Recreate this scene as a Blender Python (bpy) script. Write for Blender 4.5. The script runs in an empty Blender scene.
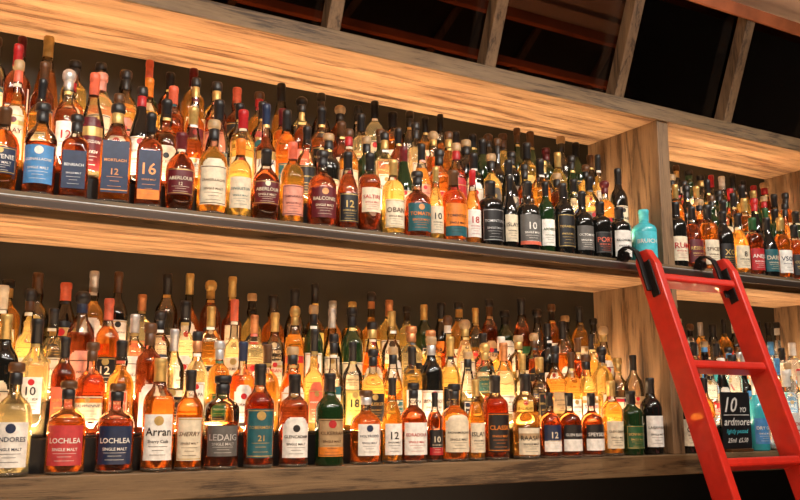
import bpy, math, random
from mathutils import Vector
random.seed(31)
ZC = 1.35     # eye height: all "rel" heights are added to this
scene = bpy.context.scene
COL = scene.collection

# ---------------------------------------------------------------- materials
def new_mat(name):
    m = bpy.data.materials.new(name); m.use_nodes = True
    nt = m.node_tree
    return m, nt, nt.nodes['Principled BSDF'], nt.nodes['Material Output']

def plain(name, col, rough=0.5, metal=0.0, coat=0.0, var=0.0, scale=40):
    m, nt, b, o = new_mat(name)
    b.inputs['Roughness'].default_value = rough
    b.inputs['Metallic'].default_value = metal
    b.inputs['Coat Weight'].default_value = coat
    if var > 0:
        tc = nt.nodes.new('ShaderNodeTexCoord')
        n = nt.nodes.new('ShaderNodeTexNoise'); n.inputs['Scale'].default_value = scale
        n.inputs['Detail'].default_value = 4
        r = nt.nodes.new('ShaderNodeValToRGB')
        r.color_ramp.elements[0].position = .3; r.color_ramp.elements[1].position = .7
        r.color_ramp.elements[0].color = (*[c*(1-var) for c in col], 1)
        r.color_ramp.elements[1].color = (*[min(1, c*(1+var)) for c in col], 1)
        nt.links.new(tc.outputs['Object'], n.inputs['Vector'])
        nt.links.new(n.outputs['Fac'], r.inputs['Fac'])
        nt.links.new(r.outputs['Color'], b.inputs['Base Color'])
    else:
        b.inputs['Base Color'].default_value = (*col, 1)
    return m

def wood(name, dark, light, axis='x', rough=0.55):
    m, nt, b, o = new_mat(name)
    tc = nt.nodes.new('ShaderNodeTexCoord')
    mp = nt.nodes.new('ShaderNodeMapping')
    s = {'x': (0.9, 9, 9), 'z': (9, 9, 0.9)}[axis]
    mp.inputs['Scale'].default_value = s
    n1 = nt.nodes.new('ShaderNodeTexNoise'); n1.inputs['Scale'].default_value = 2.0
    n1.inputs['Detail'].default_value = 8; n1.inputs['Distortion'].default_value = 1.8
    mp2 = nt.nodes.new('ShaderNodeMapping')
    mp2.inputs['Scale'].default_value = tuple(v*(6 if v > 5 else 2.5) for v in s)
    n2 = nt.nodes.new('ShaderNodeTexNoise'); n2.inputs['Scale'].default_value = 3.5
    n2.inputs['Detail'].default_value = 6; n2.inputs['Roughness'].default_value = .8
    mix = nt.nodes.new('ShaderNodeMix'); mix.data_type = 'FLOAT'
    mix.inputs['Factor'].default_value = .5
    r = nt.nodes.new('ShaderNodeValToRGB')
    e = r.color_ramp.elements
    e[0].position = .42; e[0].color = (*dark, 1)
    e[1].position = .58; e[1].color = (*light, 1)
    mid = r.color_ramp.elements.new(.475)
    mid.color = (*[(a*.38+c*.62) for a, c in zip(dark, light)], 1)
    L = nt.links.new
    L(tc.outputs['Object'], mp.inputs['Vector']); L(tc.outputs['Object'], mp2.inputs['Vector'])
    L(mp.outputs['Vector'], n1.inputs['Vector']); L(mp2.outputs['Vector'], n2.inputs['Vector'])
    L(n1.outputs['Fac'], mix.inputs['A']); L(n2.outputs['Fac'], mix.inputs['B'])
    L(mix.outputs['Result'], r.inputs['Fac']); L(r.outputs['Color'], b.inputs['Base Color'])
    bp = nt.nodes.new('ShaderNodeBump'); bp.inputs['Strength'].default_value = .6
    bp.inputs['Distance'].default_value = .004
    L(mix.outputs['Result'], bp.inputs['Height']); L(bp.outputs['Normal'], b.inputs['Normal'])
    b.inputs['Roughness'].default_value = rough
    return m

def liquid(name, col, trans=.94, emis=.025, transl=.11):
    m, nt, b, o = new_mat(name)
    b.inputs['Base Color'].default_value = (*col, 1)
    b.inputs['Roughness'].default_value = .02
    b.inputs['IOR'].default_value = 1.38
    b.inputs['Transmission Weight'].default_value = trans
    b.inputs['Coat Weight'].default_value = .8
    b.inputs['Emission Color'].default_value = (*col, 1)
    b.inputs['Emission Strength'].default_value = emis  # small self-glow stands in for backlight shining through the liquid
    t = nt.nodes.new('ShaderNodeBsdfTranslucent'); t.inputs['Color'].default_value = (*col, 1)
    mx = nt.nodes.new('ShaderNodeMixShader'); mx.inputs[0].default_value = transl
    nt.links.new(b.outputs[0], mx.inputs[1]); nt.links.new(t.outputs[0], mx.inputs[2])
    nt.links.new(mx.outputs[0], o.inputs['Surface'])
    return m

def thin_glass(name, col, opac=.25):
    m, nt, b, o = new_mat(name)
    g = nt.nodes.new('ShaderNodeBsdfGlossy'); g.inputs['Roughness'].default_value = .04
    lw = nt.nodes.new('ShaderNodeFresnel'); lw.inputs['IOR'].default_value = 1.5
    ad = nt.nodes.new('ShaderNodeMath'); ad.operation = 'ADD'; ad.inputs[1].default_value = opac
    ad.use_clamp = True
    t = nt.nodes.new('ShaderNodeBsdfTransparent'); t.inputs['Color'].default_value = (*col, 1)
    mx = nt.nodes.new('ShaderNodeMixShader')
    nt.links.new(lw.outputs[0], ad.inputs[0]); nt.links.new(ad.outputs[0], mx.inputs[0])
    nt.links.new(t.outputs[0], mx.inputs[1]); nt.links.new(g.outputs[0], mx.inputs[2])
    nt.links.new(mx.outputs[0], o.inputs['Surface'])
    return m

M = {}
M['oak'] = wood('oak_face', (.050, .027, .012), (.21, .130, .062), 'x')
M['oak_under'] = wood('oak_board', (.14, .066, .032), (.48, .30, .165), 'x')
M['oak_v'] = wood('oak_upright', (.065, .035, .016), (.24, .143, .072), 'z')
M['backpanel'] = plain('olive_back_panel', (.022, .022, .017), .6, var=.2, scale=6)
M['darkpaint'] = plain('dark_paint', (.012, .011, .010), .5)
M['rail'] = plain('bronze_rail', (.16, .12, .10), .28, metal=.85)
M['red'] = plain('red_paint', (.52, .022, .012), .38, coat=.3, var=.10, scale=25)
M['blackmetal'] = plain('black_metal', (.015, .012, .012), .35, metal=.5)
M['rust'] = plain('rust_board', (.42, .12, .04), .5, var=.5, scale=5)
M['plaster'] = plain('ceiling_plaster', (.62, .45, .36), .8, var=.05, scale=3)
M['floor'] = wood('floor_boards', (.05, .03, .02), (.12, .075, .045), 'x')
M['wallpaint'] = plain('wall_paint', (.10, .075, .06), .8, var=.1, scale=2)
M['tinted'] = thin_glass('smoked_glass', (.55, .5, .45), .03)
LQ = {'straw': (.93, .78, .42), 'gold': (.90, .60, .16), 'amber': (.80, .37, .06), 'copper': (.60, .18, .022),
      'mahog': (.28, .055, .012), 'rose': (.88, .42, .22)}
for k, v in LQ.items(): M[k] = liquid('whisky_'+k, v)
M['black_g'] = plain('black_glass', (.008, .008, .007), .05, coat=.5)
M['green_g'] = plain('green_glass', (.010, .030, .009), .05, coat=.5)
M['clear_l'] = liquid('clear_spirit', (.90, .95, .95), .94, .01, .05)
M['turq_g'] = plain('turquoise_glass', (.05, .42, .50), .25, coat=.4)
M['glass'] = thin_glass('clear_glass', (.90, .87, .80), .05)
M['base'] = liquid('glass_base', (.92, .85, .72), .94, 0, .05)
PC = {'white': (.80, .78, .73), 'cream': (.71, .62, .46), 'tan': (.40, .27, .14), 'black': (.012, .011, .012),
      'navy': (.012, .025, .07), 'blue': (.07, .25, .54), 'teal': (.015, .10, .12), 'redl': (.42, .015, .02),
      'coral': (.64, .13, .07), 'pink': (.68, .28, .20), 'orange': (.68, .20, .02), 'goldp': (.58, .40, .14),
      'green': (.02, .09, .03), 'grey': (.11, .105, .10), 'wine': (.11, .01, .015), 'turq': (.07, .50, .60),
      'yellow': (.80, .60, .16), 'brown': (.09, .038, .014), 'silver': (.6, .6, .6), 'copperp': (.58, .26, .11), 'lred': (.50, .045, .05)}
for k, v in PC.items():
    M[k] = plain('label_'+k, v, .38, metal=(.6 if k in ('goldp', 'silver', 'copperp') else 0), var=.18, scale=60)

# ---------------------------------------------------------------- mesh builder
class MB:
    def __init__(s): s.v = []; s.f = []; s.m = []; s.s = []; s.ml = []
    def mi(s, k):
        if k not in s.ml: s.ml.append(k)
        return s.ml.index(k)
    def add(s, vs, fs, k, smooth=True):
        o = len(s.v); i = s.mi(k)
        s.v.extend(vs)
        for f in fs:
            s.f.append(tuple(a+o for a in f)); s.m.append(i); s.s.append(smooth)
    def box(s, x0, x1, y0, y1, z0, z1, k):
        vs = [(x, y, z) for x in (x0, x1) for y in (y0, y1) for z in (z0, z1)]
        fs = [(0, 1, 3, 2), (4, 6, 7, 5), (0, 4, 5, 1), (2, 3, 7, 6), (0, 2, 6, 4), (1, 5, 7, 3)]
        s.add(vs, fs, k, False)
    def obj(s, name, parent=None, bevel=0, origin=None):
        me = bpy.data.meshes.new(name)
        vs = s.v
        if origin: vs = [(a-origin[0], b-origin[1], c-origin[2]) for a, b, c in vs]
        me.from_pydata(vs, [], s.f)
        for k in s.ml: me.materials.append(M[k])
        me.polygons.foreach_set('material_index', s.m)
        me.polygons.foreach_set('use_smooth', s.s)
        me.update()
        ob = bpy.data.objects.new(name, me); COL.objects.link(ob)
        if origin: ob.location = origin
        if parent: ob.parent = parent
        if bevel:
            md = ob.modifiers.new('bevel', 'BEVEL'); md.width = bevel; md.segments = 2; md.limit_method = 'ANGLE'
        return ob

def boxobj(name, x0, x1, y0, y1, z0, z1, k, parent=None, bevel=0):
    mb = MB(); mb.box(x0, x1, y0, y1, z0, z1, k); return mb.obj(name, parent, bevel)
def empty(name, loc=(0, 0, 0)):
    e = bpy.data.objects.new(name, None); e.empty_display_size = .1; COL.objects.link(e); return e

# ---------------------------------------------------------------- text
_tc = {}
def text_mesh(s, shear=0):
    if (s, shear) in _tc: return _tc[(s, shear)]
    cu = bpy.data.curves.new('t', 'FONT'); cu.body = s; cu.size = 1; cu.resolution_u = 2
    cu.align_x = 'CENTER'; cu.align_y = 'CENTER'; cu.offset = .012; cu.shear = shear
    ob = bpy.data.objects.new('t', cu); COL.objects.link(ob)
    dg = bpy.context.evaluated_depsgraph_get()
    me = bpy.data.meshes.new_from_object(ob.evaluated_get(dg))
    vs = [tuple(v.co) for v in me.vertices]; fs = [tuple(p.vertices) for p in me.polygons]
    bpy.data.objects.remove(ob); bpy.data.curves.remove(cu); bpy.data.meshes.remove(me)
    xs = [v[0] for v in vs]; ys = [v[1] for v in vs]
    w = max(xs)-min(xs); h = max(ys)-min(ys); cx = (max(xs)+min(xs))/2; cy = (max(ys)+min(ys))/2
    vs = [((v[0]-cx), (v[1]-cy)) for v in vs]
    _tc[(s, shear)] = (vs, fs, w, h); return _tc[(s, shear)]

# ---------------------------------------------------------------- bottles
PROF = {
 'std':   [(.90, 0), (1, .02), (1, .57), (.985, .61), (.90, .655), (.70, .70), (.49, .735), (.39, .78), (.36, .82), (.36, .88)],
 'slope': [(.90, 0), (1, .02), (1, .44), (.96, .51), (.83, .59), (.63, .665), (.47, .73), (.39, .80), (.37, .88)],
 'squat': [(.88, 0), (1, .03), (1, .50), (.97, .56), (.86, .62), (.62, .665), (.40, .695), (.32, .74), (.32, .86)],
 'bulb':  [(.78, 0), (.86, .02), (.95, .20), (1, .38), (1, .50), (.95, .58), (.76, .66), (.48, .715), (.35, .76), (.34, .87)],
 'onion': [(.90, 0), (1, .02), (1, .52), (.96, .57), (.78, .63), (.50, .675), (.40, .70), (.47, .745), (.49, .78), (.42, .82), (.37, .85), (.37, .88)],
 'broad': [(.92, 0), (1, .02), (1, .62), (.98, .655), (.86, .70), (.60, .735), (.43, .76), (.38, .79), (.38, .87)],
 'tall':  [(.92, 0), (1, .02), (1, .50), (.97, .53), (.78, .57), (.52, .60), (.42, .64), (.38, .70), (.36, .80), (.36, .89)],
 'taper': [(.80, 0), (.86, .02), (.93, .25), (1, .50), (1, .58), (.95, .62), (.72, .67), (.46, .71), (.36, .76), (.36, .87)],
 'pear':  [(.90, 0), (1, .04), (1.0, .25), (.96, .38), (.86, .50), (.70, .60), (.52, .69), (.40, .77), (.36, .83), (.36, .88)],
}
def interp(prof, z):
    for (r0, z0), (r1, z1) in zip(prof, prof[1:]):
        if z0 <= z <= z1: return r0+(r1-r0)*(z-z0)/max(1e-6, z1-z0)
    return prof[-1][0]

def bottle(mb, x, y, z, kind='std', H=.29, R=.038, liq='amber', cap='black', top=None, lab='cream', rot=0,
           square=False, fill=.72, band=None, title=None, tcol='black', sub=True, lz=(.10, .46), half=1.0,
           neck=None, seg=20, emblem=None, stopper=False, opaque=False, frame=None, arch=False, sub_title=None, ital=0, ball=False):
    prof = PROF[kind]
    ca, sa = math.cos(rot), math.sin(rot)
    def W(px, py, pz): return (x+px*ca-py*sa, y+px*sa+py*ca, z+pz)
    if square: seg = max(seg, 28)
    def ring(r, zf):
        out = []
        n = 7 if zf < .60 else max(2, 7-5*(zf-.60)/.10)
        for i in range(seg):
            a = 2*math.pi*(i+.5)/seg
            c, s_ = math.cos(a), math.sin(a)
            k = 1 if not square else 1/((abs(c)**n+abs(s_)**n)**(1/n))
            out.append(W(R*r*k*s_, -R*r*k*c, zf*H))
        return out
    def lathe(pts, mat, cap0=False, cap1=False):
        vs = []; fs = []
        for r, zf in pts: vs += ring(max(r, .001), zf)
        for j in range(len(pts)-1):
            for i in range(seg):
                i2 = (i+1) % seg
                fs.append((j*seg+i, j*seg+i2, (j+1)*seg+i2, (j+1)*seg+i))
        if cap0: fs.append(tuple(reversed(range(seg))))
        if cap1: fs.append(tuple((len(pts)-1)*seg+i for i in range(seg)))
        mb.add(vs, fs, mat)
    if opaque:
        lathe(prof, liq, True, False)
    else:
        b0 = .035
        lathe([(prof[0][0], 0), (1*prof[1][0], .02), (interp(prof, b0), b0)], 'base', True, True)
        low = [(interp(prof, b0), b0+.001)]+[p for p in prof if b0 < p[1] < fill]+[(interp(prof, fill), fill)]
        low = [(r*.985, q) for r, q in low]
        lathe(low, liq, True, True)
        hi = [(interp(prof, fill), fill)]+[p for p in prof if p[1] > fill]
        lathe(hi, 'glass')
    nr = prof[-1][0]
    if ball:
        lathe([(nr+.02, .80), (nr+.03, .805), (nr+.03, .88), (nr, .885)], cap)
        lathe([(nr-.05, .875), (nr+.04, .885), (nr+.16, .91), (nr+.20, .94), (nr+.14, .975), (nr-.05, .995), (.01, 1.0)], top or 'black')
    elif stopper:
        lathe([(nr+.02, .80), (nr+.03, .805), (nr+.03, .90), (nr, .905)], cap)
        lathe([(nr-.05, .90), (nr+.10, .915), (nr+.12, .93), (nr+.12, .98), (nr+.05, 1.0), (.01, 1.0)], top or 'black')
    else:
        lathe([(nr+.01, .79), (nr+.03, .795), (nr+.02, .93), (nr+.05, .935), (nr+.05, .985), (nr, 1.0), (.01, 1.0)], cap)
    def rad(zf): return R*interp(prof, zf)
    def surf(u, zf, eps):
        r = rad(zf)
        if square: return W(u, -(r+eps), zf*H)
        a = u/r
        return W((r+eps)*math.sin(a), -(r+eps)*math.cos(a), zf*H)
    def patch(u0, u1, z0, z1, mat, eps, nu=10, nz=3):
        if square: nu = 1
        vs = []; fs = []
        for j in range(nz+1):
            for i in range(nu+1):
                vs.append(surf(u0+(u1-u0)*i/nu, z0+(z1-z0)*j/nz, eps))
        for j in range(nz):
            for i in range(nu):
                a = j*(nu+1)+i
                fs.append((a, a+1, a+nu+2, a+nu+1))
        mb.add(vs, fs, mat, not square)
    def text(s, zf, maxw, maxh, mat, eps):
        vs, fs, w, h = text_mesh(s, ital)
        k = min(maxw/w, maxh/h)
        mb.add([surf(v[0]*k, zf+v[1]*k/H, eps) for v in vs], fs, mat, False)
    if lab:
        hw = R*.84 if square else R*half
        z0, z1 = lz
        patch(-hw, hw, z0, z1, lab, .0006)
        if arch and not square:
            n = 5; hh = .07
            for j in range(n):
                w0 = hw*.8*math.sqrt(1-(j/n)**2)
                patch(-w0, w0, z1+hh*j/n, z1+hh*(j+1)/n, lab, .0006, nu=8, nz=1)
        if frame:
            t = .0022
            patch(-hw+t, hw-t, z1-.02, z1-.012, frame, .0011, nz=1); patch(-hw+t, hw-t, z0+.012, z0+.02, frame, .0011, nz=1)
            patch(-hw+t, -hw+t+.0015, z0+.012, z1-.012, frame, .0011, nu=1, nz=1); patch(hw-t-.0015, hw-t, z0+.012, z1-.012, frame, .0011, nu=1, nz=1)
        if band:
            bm, q0, q1 = band
            patch(-hw, hw, z0+(z1-z0)*q0, z0+(z1-z0)*q1, bm, .0010)
        if title:
            text(title, z0+(z1-z0)*.62, hw*1.65, H*(z1-z0)*.24, tcol, .0017)
        if emblem:
            zc = z0+(z1-z0)*.86; vs = [surf(0, zc, .0014)]
            rr = min(hw*.3, H*(z1-z0)*.11)
            for i in range(12): vs.append(surf(rr*math.cos(i*math.pi/6), zc+rr*math.sin(i*math.pi/6)/H, .0014))
            mb.add(vs, [(0, i+1, (i+1) % 12+1) for i in range(12)], emblem, False)
        if sub_title:
            text(sub_title, z0+(z1-z0)*.40, hw*1.3, H*(z1-z0)*.12, tcol, .0017)
        if sub:
            for q, wd in ((.42, .45), (.30, .6), (.22, .35), (.12, .5)):
                if sub_title and q > .35: continue
                zq = z0+(z1-z0)*q
                patch(-hw*wd, hw*wd, zq-.0018, zq+.0018, tcol, .0014, nu=6, nz=1)
    if neck:
        patch(-.012, .012, .755, .785, neck, .0008, nu=5, nz=1)

TITLES = ['GLEN SCOTIA', 'SCAPA', 'TAMDHU', 'OBAN', 'BENRIACH', 'TALISKER', 'DEANSTON', 'LINKWOOD', 'TORMORE', 'BALBLAIR',
          'KNOCKDHU', '12', '15', '18', '10', 'SPEYSIDE', 'ISLAY', 'HIGHLAND', 'CRAGGAN', 'GLEN MORAY', 'JURA', 'BENROMACH', 'DALWHINNIE']
SUBT = ['SINGLE MALT', 'AGED 12 YEARS', 'SCOTCH WHISKY', 'CASK STRENGTH', 'SHERRY CASK', 'EST. 1824', None, None]
def light_label(l): return l in ('white', 'cream', 'yellow', 'pink', 'silver', 'tan', 'turq', 'orange')

def pick(pairs):
    t = sum(w for _, w in pairs); r = random.uniform(0, t)
    for k, w in pairs:
        r -= w
        if r <= 0: return k
    return pairs[-1][0]

def palette(level, x):
    if level == 'up':
        if x < 1.05:
            liq = pick([('amber', 3), ('gold', 3.2), ('copper', 2.2), ('straw', 2.6), ('mahog', 2.4), ('green_g', 1), ('black_g', .8)])
            cap = pick([('coral', 1.8), ('black', 4), ('pink', .9), ('goldp', 1.9), ('redl', 1.5), ('orange', .8), ('brown', 1.8), ('navy', .8), ('silver', .8), ('wine', .8)])
            lab = pick([('cream', 3.8), ('pink', 1.6), ('white', 3), ('coral', 1.0), ('navy', 1.4), ('orange', .7), ('teal', .7), ('black', 1.8), ('yellow', .6), ('wine', .6)])
        elif x < 1.85:
            liq = pick([('amber', 3), ('gold', 2.4), ('copper', 3), ('mahog', 2.8), ('straw', 1.6), ('green_g', 1.2), ('black_g', 1.4)])
            cap = pick([('black', 5), ('goldp', 2), ('redl', .9), ('coral', .6), ('cream', .4), ('brown', 1.5), ('wine', .7), ('silver', .5)])
            lab = pick([('cream', 3.8), ('white', 2.4), ('pink', .9), ('coral', .6), ('orange', .5), ('black', 2), ('redl', .6), ('tan', 1), ('teal', .4)])
        elif x < 2.7:
            liq = pick([('black_g', 4.2), ('green_g', 2.4), ('gold', 1.8), ('amber', 1), ('mahog', 1.8)])
            cap = pick([('black', 8), ('brown', 1), ('goldp', .5), ('wine', .5)])
            lab = pick([('black', 3), ('cream', 2), ('white', 1.2), ('tan', 1), ('grey', 1.5), ('yellow', .5), ('navy', .6)])
        else:
            liq = pick([('black_g', 2.8), ('amber', 1.4), ('copper', 1.4), ('green_g', 2), ('gold', .8), ('mahog', 1.4)])
            cap = pick([('black', 4), ('redl', 1.5), ('white', .5), ('goldp', 1), ('green', .7)])
            lab = pick([('cream', 2.2), ('white', 1.8), ('coral', .7), ('black', 2), ('redl', .9), ('green', .8)])
    else:
        if x < 1.0:
            liq = pick([('gold', 3.2), ('straw', 4), ('amber', 2.6), ('copper', 1.8), ('mahog', 1.4), ('black_g', .7)])
            cap = pick([('black', 4), ('copperp', 1.8), ('white', .9), ('goldp', 2), ('cream', .5), ('brown', 1.8), ('coral', .5), ('navy', .6), ('silver', .5)])
            lab = pick([('white', 3.4), ('cream', 3.6), ('pink', 1.1), ('coral', .7), ('tan', 1), ('black', 1.5), ('green', .4), ('yellow', .6)])
        elif x < 2.0:
            liq = pick([('gold', 3), ('amber', 3), ('straw', 2.4), ('copper', 1.8), ('green_g', 1.1), ('mahog', 1.8), ('black_g', 1)])
            cap = pick([('black', 4.5), ('goldp', 2), ('white', .5), ('redl', .8), ('brown', 1.5), ('copperp', 1), ('silver', .4)])
            lab = pick([('cream', 3.6), ('white', 3), ('coral', .6), ('redl', .6), ('yellow', .8), ('black', 1.8), ('teal', .5), ('orange', .5)])
        elif x < 2.7:
            liq = pick([('gold', 3), ('amber', 3), ('copper', 1.6), ('mahog', 1.6), ('green_g', 1.1), ('black_g', 1.2), ('straw', 1)])
            cap = pick([('black', 5), ('goldp', 1.5), ('brown', 1), ('white', .3)])
            lab = pick([('cream', 3.2), ('white', 2), ('orange', .5), ('tan', 1), ('green', .8), ('black', 1.8), ('yellow', .5)])
        else:
            liq = pick([('clear_l', 3), ('amber', 1.2), ('black_g', .8), ('gold', .6)])
            cap = pick([('black', 2), ('white', 2), ('silver', 1), ('blue', .8), ('redl', .5)])
            lab = pick([('white', 3), ('blue', 1), ('turq', .6), ('cream', 1), ('redl', .6), ('black', .5)])
    return liq, cap, lab

def fill_row(mb, x0, x1, y, z, level, hmax=.31, gap=.004, row=1):
    x = x0
    while True:
        kind = pick([('std', 4), ('slope', 1.8), ('squat', 1.2), ('bulb', 1.4), ('onion', 1.2), ('broad', 2.4), ('tall', 1.6), ('taper', 1.2), ('pear', .7)])
        R = random.uniform(.032, .0405)
        if kind == 'tall': R = random.uniform(.030, .034)
        if kind == 'squat': R = random.uniform(.038, .042)
        if x+2*R > x1: break
        xc = x+R; x += 2*R+random.uniform(.001, gap)
        liq, cap, lab = palette(level, xc)
        if level == 'up' and row == 2 and (2.12 < xc < 2.22 or 2.42 < xc < 2.52):
            liq, cap, lab, kind = 'gold', 'black', 'yellow', 'broad'
        H = random.uniform(.258, hmax)
        if kind == 'squat': H = random.uniform(.245, .28)
        if kind == 'tall': H = random.uniform(hmax-.02, hmax)
        sq = kind in ('std', 'broad') and random.random() < .22
        if sq: R *= .84
        ll = light_label(lab)
        tcol = random.choice(['black', 'navy', 'redl', 'brown', 'wine', 'black']) if ll else random.choice(['white', 'cream', 'goldp', 'goldp'])
        band = None
        if random.random() < .5:
            b0 = random.choice([0, .0, .75]); band = (random.choice(['redl', 'goldp', 'black', 'navy', 'white', 'orange', 'teal', 'cream']), b0, b0+random.choice([.1, .2, .25]))
        z0 = random.uniform(.08, .18); z1 = random.uniform(.38, .52)
        if kind in ('bulb', 'taper'): z0 = .2
        if kind == 'pear': z1 = .38
        fl = random.uniform(.60, .77) if random.random() < .75 else random.uniform(.2, .5)
        bottle(mb, xc, y+random.uniform(-.002, .002), z, kind, H, R, liq, cap, random.choice(['black', 'brown', 'tan', 'black', cap]), lab,
               rot=-random.uniform(.0, .45), square=sq, fill=fl, band=band,
               title=random.choice(TITLES), tcol=tcol, lz=(z0, z1), half=random.uniform(.70, 1.15),
               neck=random.choice([None, None, lab, 'goldp']), emblem=random.choice([None, tcol, 'goldp', 'redl']),
               stopper=random.random() < .45, opaque=liq in ('black_g', 'green_g'), frame=random.choice([None, tcol, 'goldp']),
               arch=random.random() < .3, sub_title=random.choice(SUBT), ital=random.choice([0, 0, .35]), ball=random.random() < .10)

# ---------------------------------------------------------------- room
D = .41
Zlo, Zmid, Ztop = ZC-.164, ZC+.556, ZC+1.144
X0, X1 = -1.0, 4.5
boxobj('floor', -3.5, X1+.1, -5.1, .6, -.05, 0, 'floor')
boxobj('ceiling', -3.5, X1+.1, -5.1, .6, ZC+1.68, ZC+1.75, 'plaster')
boxobj('wall_back', -3.5, X1+.1, .5, .6, 0, ZC+1.68, 'wallpaint')
boxobj('wall_right', X1, X1+.1, -5.1, .5, 0, ZC+1.68, 'wallpaint')
boxobj('wall_left', -3.6, -3.5, -5.1, .6, 0, ZC+1.68, 'wallpaint')
boxobj('wall_front', -3.5, X1, -5.2, -5.1, 0, ZC+1.68, 'wallpaint')

unit = empty('back_bar_shelving')
boxobj('shelf_low', X0, X1-.01, 0, D, Zlo-.075, Zlo, 'oak', unit, .004)
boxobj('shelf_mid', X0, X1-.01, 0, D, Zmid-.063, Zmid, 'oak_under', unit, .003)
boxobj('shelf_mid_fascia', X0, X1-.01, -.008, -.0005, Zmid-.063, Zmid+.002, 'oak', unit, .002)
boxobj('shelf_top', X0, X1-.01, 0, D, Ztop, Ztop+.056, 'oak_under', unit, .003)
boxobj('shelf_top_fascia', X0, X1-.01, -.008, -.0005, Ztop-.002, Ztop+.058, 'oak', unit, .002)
boxobj('back_panel', X0, X1-.01, D, D+.02, Zlo, Ztop+.05, 'backpanel', unit)
for i, xp in enumerate((X0, 2.638, 3.81)):
    boxobj('upright_low_%d' % i, xp, xp+.062, .004, D, Zlo, Zmid-.063, 'oak_v', unit, .003)
    boxobj('upright_high_%d' % i, xp, xp+.062, .004, D, Zmid, Ztop, 'oak_v', unit, .003)
TL = [0, .09, .18, .27]; TU = [0, .085, .165, .245]
ROWY = [.05, .145, .238, .328]
bays = [(X0+.065, 2.635), (2.703, 3.808)]
for bi, (a, b) in enumerate(bays):
    for lv, (z, T) in (('low', (Zlo, TL)), ('high', (Zmid, TU))):
        for k in (1, 2, 3):
            y0 = ROWY[k]-.0455
            y1 = (ROWY[k+1]-.0455) if k < 3 else .375
            boxobj('riser_%s_%d_%d' % (lv, bi, k), a, b, y0, y1, z, z+T[k], 'darkpaint', unit)

# counter and base cabinet
cab = empty('base_cabinet')
boxobj('countertop', X0, X1-.01, -.20, .44, ZC-.49, ZC-.45, 'darkpaint', cab, .004)
boxobj('carcass', X0, X1-.01, -.16, .44, 0, ZC-.49, 'oak', cab)
boxobj('recess_panel', X0, X1-.01, .30, .42, ZC-.45, Zlo-.075, 'darkpaint', cab)
for i in range(8):
    xa = X0+.02+i*.68
    boxobj('cupboard_front_%d' % i, xa, xa+.65, -.18, -.16, .1, ZC-.52, 'oak_v', cab, .005)
    boxobj('handle_%d' % i, xa+.58, xa+.60, -.20, -.18, .45, .62, 'rail', cab, .004)

# leaning glazed clerestory above the shelving
cl = empty('glazed_canopy')
ht, lean = .44, .393
def leanbox(name, x0, x1, h0, h1, t0, t1, k):
    mb = MB(); zb = Ztop+.058
    vs = []
    for x in (x0, x1):
        for t in (t0, t1):
            for h in (h0, h1): vs.append((x, t-lean*h, zb+h))
    mb.add(vs, [(0, 1, 3, 2), (4, 6, 7, 5), (0, 4, 5, 1), (2, 3, 7, 6), (0, 2, 6, 4), (1, 5, 7, 3)], k, False)
    return mb.obj(name, cl, .003)
for i in range(9):
    xm = -.665+i*.62
    if xm < X1-.1: leanbox('mullion_%d' % i, xm-.024, xm+.024, 0, ht, .0, .06, 'oak_v')
leanbox('pane', X0, X1-.02, .0, ht, .068, .072, 'tinted')
leanbox('top_rail', X0, X1-.02, ht-.045, ht, -.012, -.001, 'rust')
boxobj('canopy_back', X0, X1-.02, .40, .42, Ztop+.058, ZC+1.675, 'darkpaint', cl)
for i, (h, w, yy, tl) in enumerate(((.10, .012, .36, .0), (.20, .03, .34, .0), (.36, .04, .25, 0))):  # boards behind the pane stand in for reddish ceiling reflections
    boxobj('reflection_batten_%d' % i, X0, X1-.03, yy, yy+.03, Ztop+.058+h, Ztop+.058+h+w, 'rust', cl)
for i in range(14):  # diagonal slats, also modelled in place of reflections in the glazing
    xa = X0+.2+i*.41
    if xa > X1-.3: break
    mb = MB(); zb = Ztop+.06
    vs = [(xa+dx+sx, .36+dy, zb+zz) for dx, zz in ((0, 0), (.26, .40)) for sx in (0, .03) for dy in (0, .03)]
    mb.add(vs, [(0, 1, 3, 2), (4, 6, 7, 5), (0, 4, 5, 1), (2, 3, 7, 6), (0, 2, 6, 4), (1, 5, 7, 3)], 'oak_v', False)
    mb.obj('reflection_slat_%d' % i, cl)

# ladder rail
rl = empty('ladder_rail')
boxobj('bar', X0, X1-.02, -.042, -.028, Zmid-.044, Zmid-.020, 'rail', rl, .004)
boxobj('bar_highlight', X0, X1-.02, -.0425, -.0385, Zmid-.019, Zmid-.0165, 'silver', rl)  # thin silver bar added as the highlight along the rail
for i in range(9):
    xa = -.72+i*.62
    if xa < X1-.1: boxobj('bracket_%d' % i, xa, xa+.03, -.028, -.008, Zmid-.042, Zmid-.022, 'rail', rl, .002)

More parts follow.
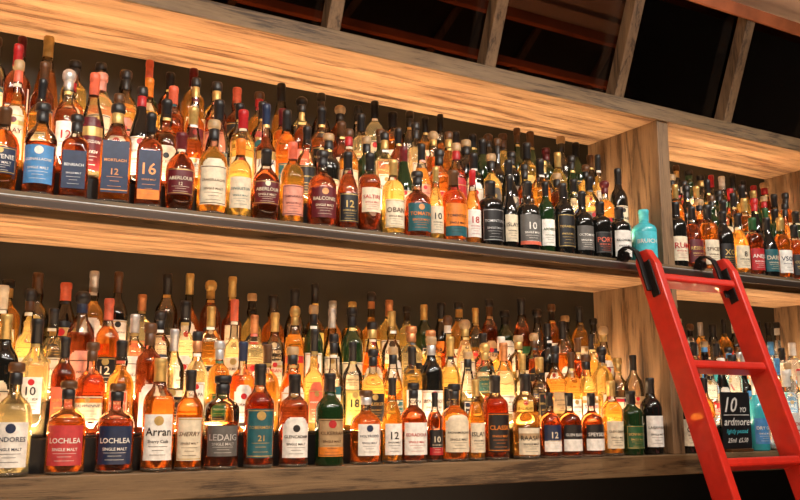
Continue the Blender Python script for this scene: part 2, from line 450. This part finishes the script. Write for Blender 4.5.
# ---------------------------------------------------------------- ladder
lad = empty('rolling_ladder')
S, C = math.sin(math.radians(19.5)), math.cos(math.radians(19.5))
ztopL = ZC+.572
yfoot = -.112-ztopL*S/C
def LP(x, w, t): return (x, yfoot+S*t-C*w, C*t+S*w)
Lt = ztopL/C
def lbox(name, x0, x1, w0, w1, t0, t1, k, bev=.006):
    mb = MB()
    vs = [LP(x, w, t) for x in (x0, x1) for w in (w0, w1) for t in (t0, t1)]
    mb.add(vs, [(0, 1, 3, 2), (4, 6, 7, 5), (0, 4, 5, 1), (2, 3, 7, 6), (0, 2, 6, 4), (1, 5, 7, 3)], k, False)
    return mb.obj(name, lad, bev)
xl, xr = 2.415, 2.825
for nm, xx in (('stile_1', xl), ('stile_2', xr)):
    mb = MB()
    q = .045
    poly = [(-q, q*S/C), (q, -q*S/C), (q, Lt-.07), (.025, Lt-.005), (-.02, Lt+.005), (-q, Lt-.03)]
    n = len(poly); vs = [LP(xx-.017, w, t+.001) for w, t in poly]+[LP(xx+.017, w, t+.001) for w, t in poly]
    fs = [tuple(range(n)), tuple(reversed(range(n, 2*n)))]+[(i, i+n, (i+1) % n+n, (i+1) % n) for i in range(n)]
    mb.add(vs, fs, 'red', False); mb.obj(nm, lad, .005)
for i, zr in enumerate((.462, .147, -.178, -.50, -.82, -1.12)):
    t = (ZC+zr)/C
    lbox('rung_%d' % i, xl+.012, xr-.012, -.034, .034, t-.015, t+.015, 'red', .008)
def strip(name, path, x0, x1, th, k):
    mb = MB(); vs = []
    for i, (yy, zz) in enumerate(path):
        a = path[max(0, i-1)]; b = path[min(len(path)-1, i+1)]
        d = Vector((b[0]-a[0], b[1]-a[1])).normalized(); nx, nz = -d.y*th/2, d.x*th/2
        vs += [(x0, yy+nx, zz+nz), (x1, yy+nx, zz+nz), (x1, yy-nx, zz-nz), (x0, yy-nx, zz-nz)]
    fs = []
    for i in range(len(path)-1):
        for j in range(4): fs.append((i*4+j, i*4+(j+1) % 4, (i+1)*4+(j+1) % 4, (i+1)*4+j))
    fs += [(3, 2, 1, 0), tuple(len(vs)-4+j for j in range(4))]
    mb.add(vs, fs, k, False); return mb.obj(name, lad, .001)
for i, xx in enumerate((xl, xr)):
    p = [(-.160, ZC+.42), (-.142, ZC+.47), (-.122, ZC+.53), (-.10, ZC+.572), (-.072, ZC+.59), (-.045, ZC+.592), (-.024, ZC+.582), (-.0175, ZC+.560), (-.0175, ZC+.55)]
    strip('hook_%d' % i, p, xx-.042, xx-.018, .008, 'blackmetal')
    strip('bracket_plate_%d' % i, [(-.183, ZC+.40), (-.137, ZC+.53)], xx-.023, xx-.0175, .035, 'blackmetal')
    mb = MB()
    for r0, xa, xb in ((.020, xx-.042, xx-.022), (.008, xx-.048, xx-.018)):
        vs = []; n = 20
        for xq in (xa, xb):
            for j in range(n): vs.append((xq, -.042+r0*math.cos(j*2*math.pi/n), Zmid-.0165+.020+.001+r0*math.sin(j*2*math.pi/n)))
        fs = [(j, (j+1) % n, (j+1) % n+n, j+n) for j in range(n)]+[tuple(reversed(range(n))), tuple(range(n, 2*n))]
        mb.add(vs, fs, 'blackmetal', False)
    mb.obj('roller_%d' % i, lad)

# ---------------------------------------------------------------- bottles: back rows (masses)
for nm, lv, z, T in (('lower', 'lo', Zlo, TL), ('upper', 'up', Zmid, TU)):
    mb = MB()
    for k in (1, 2, 3):
        fill_row(mb, -.32+random.uniform(0, .03), 2.63, ROWY[k], z+T[k], lv, hmax=.328, row=k)
    mb.obj('whisky_bottle_rows')
    mb = MB()
    for k in (1, 2, 3):
        fill_row(mb, 2.705, 3.80, ROWY[k], z+T[k], lv, hmax=.31, row=k)
    mb.obj('spirit_bottle_rows')

# ---------------------------------------------------------------- front rows (individual)
def front(z, lst, seg=28):
    for d in lst:
        d = dict(d); nm = d.pop('name', 'whisky_bottle'); x = d.pop('x')
        mb = MB(); R = d.get('R', .04)
        y = max(.044, R+.002)
        bottle(mb, x, y, z, seg=seg, **d)
        mb.obj(nm, origin=(x, y, z))
B = lambda x, kind, H, R, liq, cap, lab, title, tcol, **k: dict(x=x, kind=kind, H=H, R=R, liq=liq, cap=cap, lab=lab, title=title, tcol=tcol, rot=k.pop('rot', -.22), sub_title=k.pop('sub_title', 'SINGLE MALT'), **k)
upper = [
 B(.165, 'std', .27, .040, 'amber', 'black', 'cream', '12', 'black'),
 B(.255, 'bulb', .235, .043, 'copper', 'brown', 'navy', 'BALVENIE', 'white', lz=(.2, .5), emblem='goldp', frame='goldp'),
 B(.348, 'std', .262, .042, 'mahog', 'black', 'blue', 'GLENALLACHIE', 'white', stopper=True, top='black', lz=(.12, .52), emblem='white', fill=.56),
 B(.438, 'broad', .245, .036, 'mahog', 'black', 'navy', 'BENRIACH', 'silver', square=True, lz=(.12, .55), stopper=True, top='black'),
 B(.546, 'std', .295, .042, 'copper', 'goldp', 'navy', 'MORTLACH', 'copperp', square=True, band=('copperp', .04, .06), lz=(.10, .60), stopper=True, top='black', fill=.6, sub_title='12'),
 B(.640, 'std', .285, .036, 'mahog', 'black', 'navy', '16', 'copperp', square=True, band=('orange', .0, .2), lz=(.08, .58)),
 B(.731, 'bulb', .240, .043, 'mahog', 'wine', 'wine', 'ABERLOUR', 'cream', lz=(.20, .52), neck='cream', sub_title='12', frame='goldp'),
 B(.828, 'squat', .295, .044, 'amber', 'black', 'cream', 'CRAIGELLACHIE', 'brown', lz=(.10, .5), stopper=True, top='tan', arch=True, frame='brown'),
 B(.912, 'std', .25, .036, 'gold', 'orange', 'cream', 'SINGLETON', 'teal', lz=(.12, .5)),
 B(.996, 'bulb', .230, .044, 'mahog', 'black', 'wine', 'ABERLOUR', 'cream', lz=(.22, .54), emblem='cream', frame='goldp'),
 B(1.082, 'std', .265, .037, 'amber', 'coral', 'pink', 'TAMNAVULIN', 'wine', lz=(.1, .46), frame='wine'),
 B(1.187, 'squat', .255, .046, 'mahog', 'black', 'wine', 'BALCONES', 'cream', lz=(.12, .5), emblem='copperp', stopper=True),
 B(1.275, 'slope', .262, .036, 'mahog', 'black', 'black', '12', 'goldp', frame='goldp'),
 B(1.355, 'broad', .270, .037, 'mahog', 'black', 'cream', 'SALTIRE', 'redl', lz=(.25, .55)),
 B(1.443, 'std', .26, .038, 'gold', 'goldp', 'cream', 'OBAN', 'brown', frame='goldp'),
 B(1.539, 'squat', .235, .047, 'mahog', 'black', 'teal', 'TOMATIN', 'orange', lz=(.10, .5), stopper=True, emblem='copperp'),
 B(1.684, 'std', .258, .045, 'copper', 'brown', 'orange', 'TOMINTOUL', 'black', band=('teal', 0, .3), lz=(.08, .52)),
 B(1.840, 'broad', .240, .046, 'black_g', 'black', 'black', 'TOMINTOUL', 'silver', opaque=True, lz=(.08, .55), frame='silver'),
 B(2.005, 'squat', .262, .047, 'black_g', 'black', 'grey', '10', 'white', opaque=True, lz=(.08, .5), band=('coral', 0, .12)),
 B(1.610, 'slope', .26, .026, 'gold', 'goldp', 'cream', '10', 'black'),
 B(1.762, 'slope', .27, .028, 'amber', 'redl', 'white', '18', 'redl'),
 B(1.922, 'slope', .27, .028, 'black_g', 'black', 'cream', 'ISLAY', 'black', opaque=True),
 B(2.088, 'std', .27, .030, 'green_g', 'black', 'white', 'ARDBEG', 'green', opaque=True),
 B(2.170, 'std', .275, .040, 'black_g', 'black', 'black', 'TORABHAIG', 'goldp', opaque=True, frame='goldp', lz=(.1, .55)),
 B(2.262, 'squat', .255, .040, 'black_g', 'black', 'grey', 'OCTOMORE', 'white', opaque=True),
 B(2.352, 'broad', .225, .040, 'black_g', 'black', 'black', 'PORT', 'coral', opaque=True, frame='grey'),
 B(2.450, 'broad', .215, .042, 'black_g', 'black', 'white', 'KILCHOMAN', 'black', opaque=True, lz=(.08, .55)),
 B(2.587, 'broad', .222, .048, 'turq_g', 'turq', 'turq', 'BRUICH', 'white', opaque=True, lz=(.12, .58), sub=False, rot=-.55, sub_title=None),
]
lower = [
 B(.215, 'std', .28, .041, 'gold', 'black', 'white', '12', 'black'),
 B(.330, 'squat', .285, .046, 'straw', 'black', 'white', 'LINDORES', 'navy', lz=(.08, .47), emblem='navy', fill=.63, stopper=True, top='brown'),
 B(.462, 'squat', .240, .049, 'copper', 'black', 'lred', 'LOCHLEA', 'white', lz=(.10, .52), stopper=True, top='brown', fill=.6),
 B(.588, 'squat', .235, .049, 'mahog', 'black', 'navy', 'LOCHLEA', 'white', lz=(.10, .52), stopper=True, top='brown', fill=.6),
 B(.700, 'std', .305, .043, 'copper', 'goldp', 'white', 'Arran', 'black', lz=(.10, .50), emblem='goldp', band=('white', 0, .1), fill=.66, sub_title='Sherry Cask'),
 B(.787, 'std', .275, .038, 'copper', 'black', 'cream', 'SHERRY', 'brown', lz=(.10, .52), frame='goldp', ital=.35),
 B(.884, 'broad', .262, .049, 'mahog', 'black', 'grey', 'LEDAIG', 'silver', lz=(.14, .46), stopper=True, top='black', fill=.5),
 B(.995, 'std', .298, .044, 'mahog', 'black', 'teal', 'TOBERMORY', 'goldp', lz=(.10, .56), frame='goldp', emblem='goldp', sub_title='21'),
 B(1.105, 'broad', .270, .044, 'mahog', 'black', 'white', 'GLENCADAM', 'black', lz=(.10, .46), emblem='black', arch=True),
 B(1.222, 'std', .275, .044, 'green_g', 'black', 'tan', 'KILKERRAN', 'brown', lz=(.10, .5), opaque=True, band=('orange', .0, .25), emblem='redl', frame='brown'),
 B(1.350, 'squat', .225, .049, 'copper', 'silver', 'white', 'HOLYROOD', 'navy', lz=(.12, .54), stopper=True, top='brown', emblem='navy', half=.75),
 B(1.440, 'slope', .265, .032, 'amber', 'black', 'white', '12', 'black'),
 B(1.520, 'squat', .250, .044, 'mahog', 'black', 'white', 'EDRADOUR', 'redl', lz=(.10, .5), stopper=True),
 B(1.600, 'std', .22, .026, 'mahog', 'black', 'black', '10', 'cream', band=('redl', 0, .3)),
 B(1.680, 'squat', .250, .048, 'copper', 'black', 'cream', 'ARDNAMURCHAN', 'black', lz=(.12, .52), stopper=True, top='black', arch=True),
 B(1.762, 'slope', .265, .030, 'amber', 'goldp', 'cream', 'ISLAY', 'black'),
 B(1.845, 'broad', .280, .045, 'mahog', 'black', 'black', 'CLASSIC', 'orange', lz=(.10, .55), frame='orange'),
 B(1.975, 'broad', .288, .046, 'amber', 'black', 'cream', 'RAASAY', 'black', lz=(.05, .36), band=('tan', .6, .8), fill=.55),
 B(2.078, 'squat', .225, .038, 'mahog', 'black', 'navy', '12', 'cream', band=('white', .0, .4), lz=(.1, .5)),
 B(2.168, 'squat', .225, .042, 'mahog', 'black', 'black', 'GLEN ELGIN', 'white', band=('white', 0, .45), lz=(.1, .5)),
 B(2.272, 'squat', .225, .042, 'mahog', 'black', 'black', 'SPEYSIDE', 'white', band=('white', 0, .45), lz=(.1, .5)),
 B(2.370, 'std', .27, .040, 'amber', 'goldp', 'cream', 'GLEN GRANT', 'black'),
 B(2.468, 'broad', .235, .042, 'green_g', 'black', 'green', 'BOWMORE', 'goldp', opaque=True, frame='goldp'),
 B(2.570, 'std', .285, .042, 'black_g', 'black', 'white', 'LAGAVULIN', 'black', opaque=True, lz=(.1, .5)),
]
front(Zmid, upper); front(Zlo, lower)
ru = [B(2.76+i*.093, pick([('std', 1), ('slope', 1), ('broad', 1)]), random.uniform(.25, .29), .040, l, c, lb, t, tc_, opaque=l in ('black_g', 'green_g'), name='spirit_bottle')
      for i, (l, c, lb, t, tc_) in enumerate((('black_g', 'black', 'cream', 'RUM', 'redl'), ('mahog', 'black', 'wine', 'RESERVE', 'goldp'), ('copper', 'black', 'cream', 'SPICED', 'brown'),
        ('black_g', 'black', 'black', 'XO', 'goldp'), ('amber', 'black', 'cream', '8', 'black'), ('mahog', 'green', 'redl', 'ANEJO', 'white'), ('black_g', 'black', 'teal', 'DARK', 'cream'),
        ('copper', 'goldp', 'white', 'VSOP', 'navy'), ('mahog', 'black', 'black', 'COGNAC', 'goldp'), ('black_g', 'white', 'cream', '12', 'black')))]
front(Zmid, ru)
rlw = [B(x, k, H, R, l, c, lb, t, tc_, opaque=l in ('black_g', 'green_g', 'turq_g'), name='gin_bottle') for x, k, H, R, l, c, lb, t, tc_ in (
    (2.765, 'std', .28, .040, 'black_g', 'black', 'cream', 'GIN', 'black'),
    (2.865, 'std', .29, .040, 'amber', 'black', 'cream', '12', 'redl'),
    (3.175, 'std', .285, .042, 'turq_g', 'silver', 'blue', 'DRY GIN', 'white'),
    (3.275, 'slope', .34, .042, 'clear_l', 'black', 'white', 'TEQUILA', 'navy'),
    (3.375, 'broad', .33, .044, 'clear_l', 'white', 'white', 'VODKA', 'redl'),
    (3.475, 'std', .33, .042, 'clear_l', 'silver', 'white', 'GIN', 'blue'),
    (3.575, 'std', .30, .040, 'clear_l', 'white', 'blue', 'VODKA', 'white'),
    (3.675, 'std', .30, .040, 'clear_l', 'black', 'cream', 'GIN', 'green'))]
front(Zlo, rlw)

# chalkboard price card
cb = empty('chalkboard_sign')
mb = MB(); mb.box(2.945, 3.115, .030, .038, Zlo+.012, Zlo+.235, 'black'); mb.obj('board', cb, .002)
mb = MB(); mb.box(2.96, 3.09, .005, .06, Zlo, Zlo+.012, 'brown'); mb.obj('stand', cb, .002)
mb = MB()
for s, xx, zz, w, h, col in (('10', 3.0, .185, .08, .06, 'white'), ('YO', 3.07, .165, .04, .02, 'white'), ('ardmore', 3.03, .118, .15, .045, 'white'), ('lightly peated', 3.03, .078, .13, .022, 'turq'), ('25ml  £5.50', 3.03, .045, .12, .022, 'white')):
    vs, fs, tw, th = text_mesh(s, .3); k = min(w/tw, h/th)
    mb.add([(xx+v[0]*k, .0290, Zlo+zz+v[1]*k) for v in vs], fs, col, False)
mb.box(2.955, 3.105, .0290, .0296, Zlo+.143, Zlo+.1455, 'white')
mb.obj('chalk_text', cb)

# ---------------------------------------------------------------- lights
def area(name, loc, target, sx, sy, power, col):
    l = bpy.data.lights.new(name, 'AREA'); l.shape = 'RECTANGLE'; l.size = sx; l.size_y = sy
    l.energy = power; l.color = col
    o = bpy.data.objects.new(name, l); COL.objects.link(o); o.location = loc
    d = Vector(target)-Vector(loc)
    o.rotation_euler = d.to_track_quat('-Z', 'Y').to_euler()
    return o
WARM = (1, .66, .37)
for nm, (a, b) in (('left', bays[0]), ('right', bays[1])):
    cx = (a+b)/2; ln = b-a-.04
    for lv, zs, T, zt in (('low', Zlo, TL, Zmid), ('high', Zmid, TU, Ztop)):
        area('led_strip_%s_%s_back' % (nm, lv), (cx, .388, zs+T[3]+.03), (cx, .20, zs+T[3]+.5), ln, .02, (4.5 if lv == 'low' else 5)*ln, WARM)
        for k in (1, 2, 3):
            area('led_strip_%s_%s_tier_%d' % (nm, lv, k), (cx, ROWY[k]-.0455, zs+T[k]+.012), (cx, ROWY[k]-.07, zs+T[k]+1), ln, .008, 4.6*ln, WARM)
area('ceiling_track_light', (.6, -2.0, 2.95), (1.2, .1, 1.6), 2.4, .12, 20, (1, .92, .82))
area('ceiling_track_light', (2.9, -1.5, 2.95), (2.4, .1, 1.5), 1.6, .12, 9, (1, .90, .80))
for i, xs in enumerate((-.2, .55, 1.3, 2.05, 2.8, 3.5)):  # row of spots added to put point highlights on bottle shoulders
    l = bpy.data.lights.new('highlight_spot', 'SPOT'); l.energy = 46; l.spot_size = math.radians(75); l.spot_blend = .6
    l.shadow_soft_size = .035; l.color = (1, .92, .80)
    o = bpy.data.objects.new('highlight_spot', l); COL.objects.link(o); o.location = (xs, -1.25, 2.92)
    o.rotation_euler = (Vector((xs+.05, .1, 1.6))-Vector(o.location)).to_track_quat('-Z', 'Y').to_euler()
area('underside_fill', (1.0, -1.1, .95), (1.0, .25, 2.4), 3.4, .25, 18, (1, .64, .38))  # added uplight without a visible source, brightens the shelf undersides
area('canopy_fill', (1.6, .3, Ztop+.07), (1.6, .3, 4), 5, .05, 4, (1, .45, .22))  # unseen strip added to light the boards behind the pane
w = bpy.data.worlds.new('world'); scene.world = w; w.use_nodes = True
w.node_tree.nodes['Background'].inputs[0].default_value = (.5, .4, .35, 1)
w.node_tree.nodes['Background'].inputs[1].default_value = .15

# ---------------------------------------------------------------- camera
cam = bpy.data.cameras.new('camera'); co = bpy.data.objects.new('camera', cam); COL.objects.link(co)
cam.sensor_width = 36; cam.lens = 40.5; cam.clip_start = .05
co.location = (0, -2.46, ZC)
co.rotation_euler = (math.radians(90+10.08), 0, math.radians(-30.4))
scene.camera = co
try: scene.view_settings.view_transform = 'Standard'
except Exception: pass
